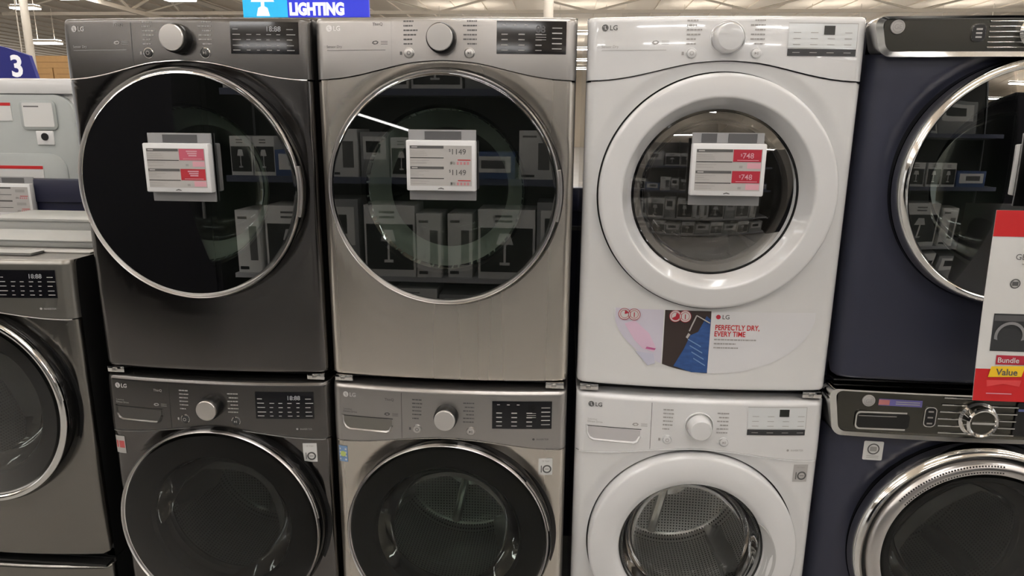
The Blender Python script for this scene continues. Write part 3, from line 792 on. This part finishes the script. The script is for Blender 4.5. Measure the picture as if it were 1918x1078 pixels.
lg_machine('dryer', 'dark graphite dryer with black glass door, stacked at left of three', 'dryer', XA, ZD, A_ST)
lg_machine('dryer', 'brushed silver steel dryer with black glass door, middle of the stacked row', 'dryer', XB, ZD, B_ST)
lg_machine('dryer', 'white dryer with white ring door and a half-moon promotional sticker', 'dryer', XC, ZD, C_ST, stickers=[('promo', 0, 0, 0, 0)])
lg_machine('washer', 'dark graphite front-load washer under the dark graphite dryer', 'washer', XA, 0, AW, stickers=[('redlab', -.330, -.296, .733, .790), ('ten', .262, .303, .735, .795, PAPER)])
lg_machine('washer', 'brushed silver steel front-load washer under the silver dryer', 'washer', XB, 0, BW, stickers=[('energy', -.330, -.302, .739, .790), ('ten', .266, .306, .728, .781, PAPER)])
CW = dict(C_ST); CW['R'] = .297
lg_machine('washer', 'white front-load washer under the white dryer, steel drum in view', 'washer', XC, 0, CW, stickers=[('ten', .273, .313, .744, .797, PAPERG)])
lg_machine('washer', 'graphite front-load washer on a pedestal at the left edge', 'washer', XL, .345, L_ST)
def pedestal():
    t = thing('laundry_pedestal', 'graphite drawer pedestal under the leftmost washer', 'pedestal', (XL, -.012, 0))
    MB().box(-.342, .342, .026, .74, 0, .343, BLACKP).build('cabinet', t, bevel=.004)
    S = make_surf(.03, .330, 5, 1, bow=.024, rtz=.012, dish=0)
    fascia('drawer', t, S, STEELD, HW, .026, lambda x: .03, .330, .012, .03)
    MB().box(-.335, .335, -.01, .03, .332, .340, BLACKP).build('drawer_gap', t)
pedestal()

# ------------------------------------------------------------------ price tags on their brackets
def price_tag(x, y, z, label, kind, tilt=0.0, bot=.0):
    t = thing('price_tag', label, 'price tag', (x, y, z)); t.rotation_euler = (0, tilt, 0)
    bk = MB(); bk.box(-.088, .088, .012, .018, -.092 - bot, .088, BRKT).build('bracket', t, bevel=.0012)
    q = MB()
    if kind == 'c': q.box(-.066, -.028, .0105, .0125, .064, .086, BRKTD); q.box(.0, .070, .0105, .0125, .064, .086, BRKTD)
    else: q.box(-.045, .050, .0105, .0125, .064, .084, BRKTD)
    q.build('bracket_tape', t)
    MB().box(-.090, .090, -.012, .012, -.066, .062, ESLW).build('frame', t, bevel=.0035)
    F = lambda a, b_: -.0124
    s = MB(); s.rect(-.080, .080, -.053, .049, F, 0, PAPERG); 
    for zz in (.0415, -.0105): s.rect(-.079, .008, zz, zz + .0065, F, .0005, PRINTD); s.rect(-.075, -.060, zz + .002, zz + .0045, F, .001, PRINTL)
    for zz in (.017, -.035): s.rect(-.079, .008, zz, zz + .0018, F, .0005, BLACKP)
    R_ = random.Random(5)
    for zz in (.034, .029, .024, .0105, .004, -.0165, -.0215, -.0265, -.042, -.048):
        s.rect(-.078, -.078 + R_.uniform(.02, .05), zz, zz + .0011, F, .0005, PRINTG)
    price = {'a': '1149', 'b': '1149', 'c': '748', 'd': '948'}[kind]
    for k, zz in enumerate((.0, -.052)):
        if kind in 'ac':
            s.rect(.010, .078, .0185 + zz, .048 + zz, F, .0005, REDD if kind == 'c' else mat('rose_print%d' % k, lin((196, 92, 112) if k == 0 else (182, 46, 58)), .5))
            
            if kind == 'c': s.text('$', .027, .032 + zz, .009, F, .001, PINK); s.text(price, .032, .027 + zz, .0185, F, .001, PINK, .01)
            else:
                for q in range(3): s.rect(.030 + q * .003, .060 - q * .001, .040 + zz - q * .0055, .0435 + zz - q * .0055, F, .001, PINK)
            s.rect(.020, .072, .0215 + zz, .0228 + zz, F, .001, PINK)
            s.rect(.045, .078, .002 + zz, .016 + zz, F, .0005, PINK)
        else:
            if kind == 'b': s.text('$', .021, .034 + zz, .010, F, .001, PRINTD); s.text(price, .026, .027 + zz, .0200, F, .001, PRINTD)
            else: s.rect(.026, .066, .028 + zz, .039 + zz, F, .001, PRINTG)
            s.rect(.044, .077, .012 + zz, .0142 + zz, F, .0008, RED); 
            for q in range(6): s.rect(.024 + q * .0088, .029 + q * .0088, .0015 + zz, .0085 + zz, F, .0008, mat('faded_rose', lin((196, 130, 136)), .5) if q > 1 else PRINTG)
        s.rect(.026, .034, .003 + zz, .009 + zz, F, .0008, PRINTG)
    s.build('screen', t)
    # small roof-shaped maker mark on the bezel
    m = MB(); m.decal([(-.008, -.0615), (-.0075, -.0595), (0, -.0572), (.0075, -.0595), (.008, -.0615), (0, -.0600)], F, .0006, PRINTD); m.build('bezel_mark', t)
    return t
price_tag(-.703, -.072, 1.603, 'digital price tag with faded red prices on the dark graphite dryer door', 'a')
price_tag(.003, -.072, 1.618, 'digital price tag reading $1149 twice on the silver dryer door', 'b')
price_tag(.724, -.072, 1.617, 'digital price tag reading $748 twice on the white dryer door', 'c')
price_tag(1.520, -.105, 1.625, 'digital price tag cut by the right edge on the navy dryer door', 'd')
price_tag(-1.915, .775, 1.413, 'digital price tag on the blue partition at far left', 'd')

# ------------------------------------------------------------------ papers on the left washer
def booklet(x0, x1, y0, y1, z, h, label, name='booklet', n=3, rz=0.0):
    t = thing(name, label, 'booklet', ((x0 + x1) / 2, (y0 + y1) / 2, z), rz=rz)
    w, d = (x1 - x0) / 2, (y1 - y0) / 2
    MB().box(-w, w, -d, d, 0, h * .8, BOOK).build('pages', t, bevel=.0015)
    MB().box(-w - .003, w + .003, -d - .003, d + .003, h * .8, h, BOOK).build('cover', t, bevel=.001)
TZ = .345 + .983 + .0065
booklet(-1.74, -1.100, .16, .36, TZ, .022, 'pale flat booklet lying nearest the front on the left washer')
booklet(-1.74, -1.115, .43, .66, TZ, .050, 'thicker pale stack of papers at the back of the left washer')
booklet(-1.74, -1.26, .045, .095, TZ - .0065 + .001, .008, 'thin pale leaflet at the front edge of the left washer')

# ------------------------------------------------------------------ GE style machines (navy)
HG = .352
def ge_ring(t, parent, cx, cz, segs):
    pass
def ge_machine(kind, label, z0):
    dry = kind == 'dryer'
    t = thing('clothes_dryer' if dry else 'washing_machine', label, 'dryer' if dry else 'washer', (XD, 0, z0))
    H = .945 if dry else 1.030
    pz0, pz1 = (.850, .943) if dry else (.893, 1.028)
    dx, cz, R = (.030, .545, .303) if dry else (.066, .556, .325)
    S = make_surf(.012, 9, cz, R, bow=.012, r=.055, rtz=0, rbz=.012, dish=.020 if not dry else .018, hw=HG, dx=dx)
    front_plate('front_panel', t, S, NAVY, dx, cz, min(R, HG - abs(dx) - .012) - .005, HG, .012, lambda x: pz0 + .012, .02)
    b = MB(); vs = [(x, y, z) for x in (-HG, HG) for y in (.055, .76) for z in (.0, H - .004)]
    b.add(vs, [(0, 2, 3, 1), (4, 5, 7, 6), (2, 6, 7, 3), (0, 4, 6, 2), (1, 3, 7, 5)], NAVY)
    b.build('cabinet', t)
    MB().box(-HG + .01, HG - .01, .0, .055, pz0 + .02, H - .006, BLACKP).build('panel_backing', t)
    # chrome frame round the control panel, corners rounded, bowed a little
    B0 = lambda x: -.018 - .014 * (1 - (x / .36) ** 2)
    N = 14
    out = rr(-.372, .372, pz0, pz1, .026, N); inn = rr(-.352, .352, pz0 + .012, pz1 - .005, .020, N)
    fl = MB(); n = len(out)
    # left side narrows downward
    sk = lambda x, z: x * (1 - .06 * (1 - (z - pz0) / (pz1 - pz0)))
    def dens(P):
        Q = []
        for i, p in enumerate(P):
            q = P[(i + 1) % len(P)]; L = math.hypot(p[0] - q[0], p[1] - q[1]); k = 12 if L > .3 else 1
            for j in range(k): Q.append((p[0] + (q[0] - p[0]) * j / k, p[1] + (q[1] - p[1]) * j / k))
        return Q
    out = dens(out); inn = dens(inn); n = len(out)
    loops = [[(sk(x, z), B0(x) + .050, z) for x, z in out], [(sk(x, z), B0(x) + .004, z) for x, z in out],
             [(sk(x * .994, z), B0(x) - .004, z * .997 + .003 * (pz0 + pz1) / 2) for x, z in out],
             [(sk(x, z), B0(x) - .003, z) for x, z in inn], [(sk(x * .992, z), B0(x) + .006, z) for x, z in inn]]
    vs = [v for L in loops for v in L]
    fs = [(k * n + i, k * n + (i + 1) % n, (k + 1) * n + (i + 1) % n, (k + 1) * n + i) for k in range(len(loops) - 1) for i in range(n)]
    cp = MB().add(vs, fs, CHROME).build('control_panel', t, ang=40)
    P = lambda x, z: B0(x) + .0045
    pm = mat('ge_panel_%s' % kind, (.10, .097, .086), .22, .95)
    MB().rect(-.342, .342, pz0 + .012, pz1 - .006, P, 0, pm, 24, 4).build('panel_face', cp)
    zc = (pz0 + pz1) / 2
    # badge: round monogram disc
    bx, bz = (-.312, .920) if dry else (-.262, .997)
    b = MB(); yb = P(bx, 0)
    b.lathe(bx, bz, [(.0165, yb + .001), (.0165, yb - .003), (.0145, yb - .004), (0, yb - .004)], PAPERG, 32)
    b.lathe(bx, bz, [(.0135, yb - .0045), (.0118, yb - .0047)], PRINTG, 32)
    b.text('GE', bx, bz - .0055, .0155, lambda a, c: yb - .0046, .0003, PRINTG, .01, 'CENTER')
    b.build('round_badge', t)
    # keypad with rounded outline
    kx0, kx1, kz0, kz1 = (-.145, -.112, .884, .926) if dry else (-.116, -.084, .930, .988)
    k = MB(); k.prism(rr(kx0, kx1, kz0, kz1, .012), P((kx0 + kx1) / 2, 0) - .0035, P(kx0, 0) + .002, CHROME)
    k.prism(rr(kx0 + .0025, kx1 - .0025, kz0 + .0025, kz1 - .0025, .010), P((kx0 + kx1) / 2, 0) - .0042, P(kx0, 0) - .003, BLACKP)
    for j in range(3): k.box((kx0 + kx1) / 2 - .007, (kx0 + kx1) / 2 + .007, P(kx0, 0) - .0052, P(kx0, 0) - .004, kz0 + .009 + j * (kz1 - kz0 - .024) / 2, kz0 + .013 + j * (kz1 - kz0 - .024) / 2, SATIN)
    k.build('keypad', t)
    # bright horizontal bars either side of the knob
    kx, kz = (.0, .908) if dry else (.022, .958)
    bars = MB(); nb = 6
    for j in range(nb):
        zz = pz0 + .020 + (pz1 - pz0 - .034) * j / (nb - 1)
        for a, c in ((kx - .105 + .0, kx - .020), (kx + .020, kx + .100)):
            if a < kx1 + .004: a = kx1 + .004 + .003 * abs(j - 2)
            bars.box(a, c, P(a, 0) - .003, P(a, 0) + .004, zz, zz + (.0034 if dry else .0042), CHROME)
    bars.build('trim_bars', t, bevel=.0008)
    kk = MB(); ky = P(kx, 0); q = .031 if dry else .043
    kn = kk.lathe(kx, kz, [(q + .006, ky + .002), (q + .006, ky - .004), (q, ky - .008), (q - .002, ky - .028), (q - .006, ky - .032), (q - .010, ky - .030), (q - .012, ky - .026), (0, ky - .026)], CHROME, 48).build('program_knob', t, ang=35)
    MB().lathe(kx, kz, [(q - .012, ky - .0265), (0, ky - .0272)], pm, 40).box(kx - q + .014, kx + q - .014, ky - .031, ky - .026, kz - .003, kz + .003, CHROME).build('knob_face', kn)
    if not dry:
        MB().prism(rr(-.288, -.150, .919, .962, .010), P(-.2, 0) - .0025, P(-.2, 0) + .002, BLACKG).box(-.285, -.185, P(-.2, 0) - .0035, P(-.2, 0) - .002, .9535, .9553, SATIN).build('dispenser_opening', t)
        MB().prism(rr(-.292, -.144, .914, .967, .013), P(-.2, 0) - .0016, P(-.2, 0) + .002, CHROME).build('dispenser_bezel', t)
        pu = mat('violet_sticker', lin((110, 104, 170)), .4); s = MB()
        s.rect(-.236, -.124, .985, 1.004, P, .0010, pu, 6); s.rect(-.236, -.208, .987, 1.002, P, .0016, mat('sticker_red_pic', lin((190, 120, 120)), .4))
        for j in range(2): s.rect(-.192, -.130, .990 + j * .006, .9925 + j * .006, P, .0016, PAPERG, 3)
        s.build('violet_label', t)
        db = MB(); db.prism(rr(.118, .335, .915, 1.010, .006), P(.12, 0) - .004, P(.12, 0), DISPB); db.rect(.122, .160, .985, .992, lambda a, c: P(.12, 0) - .004, .0006, mat('blue_digits', (.2, .25, .6), .4)); db.build('display', t)
        st = MB(); st.decal(rr(-.252, -.200, .815, .872, .004), S, .0012, PAPER)
        cx_, cz_ = -.226, .849; ys = S(cx_, cz_)
        st.lathe(cx_, cz_, [(.0165, ys - .0024), (.0130, ys - .0024)], PRINTD, 28)
        st.decal(rr(cx_ - .009, cx_ + .009, cz_ - .007, cz_ + .007, .003), S, .0022, PRINTG)
        for j in range(2): st.rect(cx_ - .016, cx_ + .016, .822 + j * .005, .8235 + j * .005, S, .0022, PRINTG)
        st.build('square_sticker', t)
    # door
    y = .006
    if dry:
        d = MB().lathe(dx, cz, [(R - .05, .05), (R - .002, .048), (R + .006, y + .016), (R + .004, y - .02)], BLACKG, 128).build('door', t)
        MB().lathe(dx, cz, [(R + .003, y - .018), (R, y - .050), (R - .006, y - .066), (R - .014, y - .070), (R - .020, y - .066), (R - .022, y - .058)], CHROME, 144).build('door_trim_ring', d, ang=60)
        g = R - .021
    else:
        d = MB().lathe(dx, cz, [(R - .03, .05), (R - .002, .048), (R + .004, y + .016), (R + .004, y - .012)], BLACKG, 128).build('door', t)
        MB().lathe(dx, cz, [(R + .003, y - .010), (R, y - .040), (R - .006, y - .056), (R - .014, y - .061), (R - .022, y - .056), (R - .024, y - .040)], CHROME, 144).build('door_trim_ring', d, ang=60)
        MB().lathe(dx, cz, [(R - .0235, y - .040), (R - .034, y - .046)], BLACKP, 128).build('ring_groove', d)
        inr = MB().lathe(dx, cz, [(R - .033, y - .044), (R - .035, y - .060), (R - .050, y - .070), (R - .064, y - .070), (R - .070, y - .062)], SATIN, 144).build('inner_ring', d, ang=60)
        v = MB()
        for k_ in range(38):
            a = math.radians(84 + k_ * 1.6); 
            c, s_ = math.cos(a), math.sin(a); c2, s2 = math.cos(a + .015), math.sin(a + .015)
            r0, r1, yy0, yy1 = R - .0615, R - .041, y - .0708, y - .0660
            v.add([(dx + r0 * c, yy0, cz + r0 * s_), (dx + r1 * c, yy1, cz + r1 * s_), (dx + r1 * c2, yy1, cz + r1 * s2), (dx + r0 * c2, yy0, cz + r0 * s2)], [(0, 1, 2, 3)], BLACKP)
        o = v.build('vent_slots', inr)
        g = R - .069
    if dry: MB().lathe(dx, cz, [(g * k / 14, y - .058 - .014 * (1 - (k / 14) ** 2)) for k in range(14, 0, -1)] + [(0, y - .072)], GLASST, 128).build('door_glass', d, ang=80)
    else: MB().lathe(dx, cz, [(g, y - .060), (g - .009, y - .0632), (g - .010, y - .0632), (g - .013, y - .0632), (0, y - .0632)], GLASSW if not dry else GLASST, 128).build('door_glass', d, ang=80)
    MB().lathe(dx, cz, [(g, y - .052), (.225, y - .045), (.214, y - .010), (.214, .05)], mat('dark_liner_%s' % kind, (.05, .05, .05), .3), 96).build('door_inner_ring', d)
    MB().lathe(dx, cz, [(.213, y - .02), (.205, y + .03), (.19, y + .07), (.15, y + .10), (0, y + .112)], BOWL, 72).build('door_bowl', d, ang=80)
    drum(t, dx * .5, cz, not dry, R=.25, y0=.09)
    if dry:
        MB().box(-.34, .34, .03, .72, -.004, .0, BLACKP).build('base_frame', t)
    return t
ge_machine('dryer', 'navy blue dryer with chrome ring door, behind the red and white poster', 1.038)
ge_machine('washer', 'navy blue front-load washer with double chrome ring door, lower right corner', 0.0)

# ------------------------------------------------------------------ poster on the navy dryer
def poster():
    t = thing('promotional_poster', 'red and white appliance poster hanging on the navy dryer, cut by right edge', 'poster', (1.342, -.135, 1.066))
    Wp = .43; H = .467
    def C(x, z): return -.012 * math.cos(z / H * PI / 2) - .02 * max(0, 1 - z / H) ** 3
    b = MB(); b.rect(0, Wp, 0, H, C, 0, PAPER, 6, 16)
    b.rect(0, Wp, 0, H, C, -.0012, PAPER, 6, 16); b.build('sheet', t)
    MB().rect(0, Wp, H - .062, H, C, .0008, RED, 6, 3).build('red_band', t); MB().rect(0, Wp, 0, .080, C, .0008, RED, 6, 4).build('red_band', t)
    k = MB(); k.rect(.028, Wp, .125, .218, C, .0008, mat('picture_dark', (.03, .032, .035), .5), 6, 3)
    k.rect(.030, Wp, .200, .214, C, .0012, BRKTD, 6)
    for q in range(3):
        cx_ = .070 + q * .105; yy = C(cx_, .165)
        k.lathe(cx_, .163, [(.036, yy - .0016), (.029, yy - .0018)], BRKT, 32)
    k.build('machines_picture', t)
    l = MB(); l.text('GE Appliances', .058, .350, .020, C, .0012, PRINTD); l.rect(.075, .18, .338, .341, C, .0012, PRINTG, 3)
    l.lathe(.066, .292, [(.012, C(0, .29) - .0014), (.0092, C(0, .29) - .0016)], PRINTD, 24); l.rect(.059, .073, .287, .297, C, .0016, PRINTD); l.rect(.090, .16, .291, .294, C, .0012, PRINTG, 3); l.build('poster_lettering', t)
    v = MB(); v.rect(.045, .115, .092, .115, C, .0014, REDD, 2); v.text('Bundle', .048, .097, .0185, C, .002, PAPER, .01)
    v.decal([(.030, .060), (.108, .063), (.115, .090), (.036, .087)], C, .0022, YEL); v.text('Value', .048, .066, .0225, C, .0028, PRINTD, .02)
    v.decal([(.028, .052), (.110, .054), (.106, .038), (.068, .044), (.030, .036)], C, .0014, mat('light_red', lin((214, 70, 70)), .5)); v.rect(.03, .09, .018, .020, C, .0014, PINK, 2)
    v.build('value_badge', t)
poster()

# ------------------------------------------------------------------ the aisle behind the viewer, seen mirrored in the doors
SY = -3.42
def shelving():
    t = thing('store_shelving', 'grey store shelving of boxed lamps mirrored in the dryer doors', 'shelving', (0, SY, 0))
    for z in (.10, .56, 1.33, 1.98): MB().box(-2.3, 3.1, -.55, .0, z - .035, z, SHELFM).build('shelf', t)
    MB().box(-2.3, 3.1, -.60, -.56, 0, 2.75, SHELFB).build('back_panel', t)
    for k in range(7): MB().box(-2.3 + k * .9 - .02, -2.3 + k * .9 + .02, -.62, -.56, 0, 2.8, SHELFM).build('upright', t)
    for z in (1.33, 1.98): MB().box(-2.3, 3.1, .0, .012, z - .045, z + .004, mat('label_rail%d' % int(z * 10), lin((64, 70, 92)), .5)).build('label_rail', t)
shelving()
def lampbox(w, d, h, style):
    """a product carton facing the machines (+Y)"""
    base = (BOXW, BOXW, BOXG, BOXB)[style % 4]
    b = MB(); b.box(-w / 2, w / 2, -d, 0, 0, h, base); o = b.build('lamp_carton', bevel=.002)
    p = MB(); y = .0015
    q = lambda x0, x1, z0, z1, m, yy: p.add([(x0, yy, z0), (x1, yy, z0), (x1, yy, z1), (x0, yy, z1)], [(3, 2, 1, 0)], m)
    if style == 0:
        q(-w * .46, w * .46, h * .10, h * .74, BOXK, y); q(-w * .2, w * .1, h * .82, h * .85, PRINTD, y); q(-w * .2, w * .1, h * .89, h * .92, PRINTD, y)
        p.add([(-w * .18, y + .001, h * .50), (w * .12, y + .001, h * .50), (w * .06, y + .001, h * .66), (-w * .12, y + .001, h * .66)], [(3, 2, 1, 0)], BOXW)
        q(-w * .05, -w * .01, h * .24, h * .5, BOXW, y + .001); q(-w * .12, w * .06, h * .2, h * .24, BOXW, y + .001)
    elif style == 1:
        q(w * .05, w * .38, h * .2, h * .75, PRINTD, y); q(-w * .4, w * .0, h * .86, h * .9, PRINTD, y); q(-w * .42, -w * .05, h * .05, h * .10, BOXK, y)
    elif style == 2:
        q(-w * .4, w * .4, h * .4, h * .9, BOXW, y); q(-w * .3, w * .2, h * .55, h * .8, BOXK, y + .001)
    else:
        q(-w * .42, w * .42, h * .25, h * .85, BOXW, y); q(-w * .2, w * .3, h * .4, h * .7, BRKTD, y + .001)
    p.build('carton_print', o)
    return o
protos = {}
def put(w, h, style, x, z, lab, grp, dy=0.0):
    key = (w, h, style)
    if key not in protos: o = protos[key] = lampbox(w, .34, h, style)
    else: o = copy_tree(protos[key])
    o.location = (x, SY - .03 + dy, z); tag(o, lab, 'carton', grp)
for z, kinds, lab, grp in ((.10, ((.34, .36, 0), (.42, .32, 2)), 'boxed lamp on the bottom shelf mirrored in the lower doors', 'cartons on the bottom shelf'),
                           (.56, ((.40, .56, 0), (.19, .50, 1), (.19, .50, 1), (.44, .54, 0), (.30, .60, 2)), 'tall boxed lamp on the middle shelf mirrored in the dryer doors', 'cartons on the middle shelf'),
                           (1.33, ((.17, .30, 0), (.17, .30, 0), (.17, .30, 0), (.36, .20, 3), (.26, .36, 1), (.22, .34, 2)), 'small boxed lamp on the upper shelf mirrored in the dryer doors', 'cartons on the upper shelf'),
                           (1.98, ((.38, .34, 0), (.38, .34, 0), (.46, .40, 2)), 'boxed lamp on the top shelf mirrored in the dryer doors', 'cartons on the top shelf')):
    x = -2.28; i = rnd.randrange(3)
    while x < 2.75:
        w, h, st = kinds[i % len(kinds)]; i += 1
        g = rnd.choice((.012, .02, .05, .18 if z > 1.9 else .03)); x += w / 2
        put(w, h, st, x, z, lab, grp, rnd.uniform(-.02, .02)); x += w / 2 + g
t = thing('shelf_light', 'slim white strip light mirrored as a slanting line in the silver dryer door', 'light', (-1.06, SY + .03, 1.745))
o = MB().box(-.21, .21, -.012, .0, -.008, .008, TUBES).build('diffuser', t); t.rotation_euler = (0, .29, 0)
MB().box(-.215, .215, -.03, -.0125, -.012, .012, BRKTD).build('housing', t)

def reflection_darkener(x0, x1, h, label):  # unseen black cabinet, added only to keep the door reflections dark
    t = thing('added_dark_cabinet', label, 'cabinet', ((x0 + x1) / 2, SY - .6, 0)); w = (x1 - x0) / 2
    MB().box(-w, w, -.3, .62, 0, h, BLACKM).build('carcass', t, bevel=.01)
    n = 3
    for k in range(n):
        a = -w + .02 + k * (2 * w - .04) / n; c = a + (2 * w - .04) / n - .02
        d = MB().box(a, c, .62, .64, .10, h - .05, BLACKM).build('door', t, bevel=.004)
        MB().box(c - .05, c - .035, .64, .665, h * .4, h * .6, BRKTD).build('handle', d, bevel=.003)
reflection_darkener(-6.2, -2.4, 2.5, 'added black cabinet left of the lamp shelving, darkening reflections in the graphite dryer')
reflection_darkener(3.2, 7.2, 2.5, 'added black cabinet right of the lamp shelving, darkening reflections in the navy dryer')
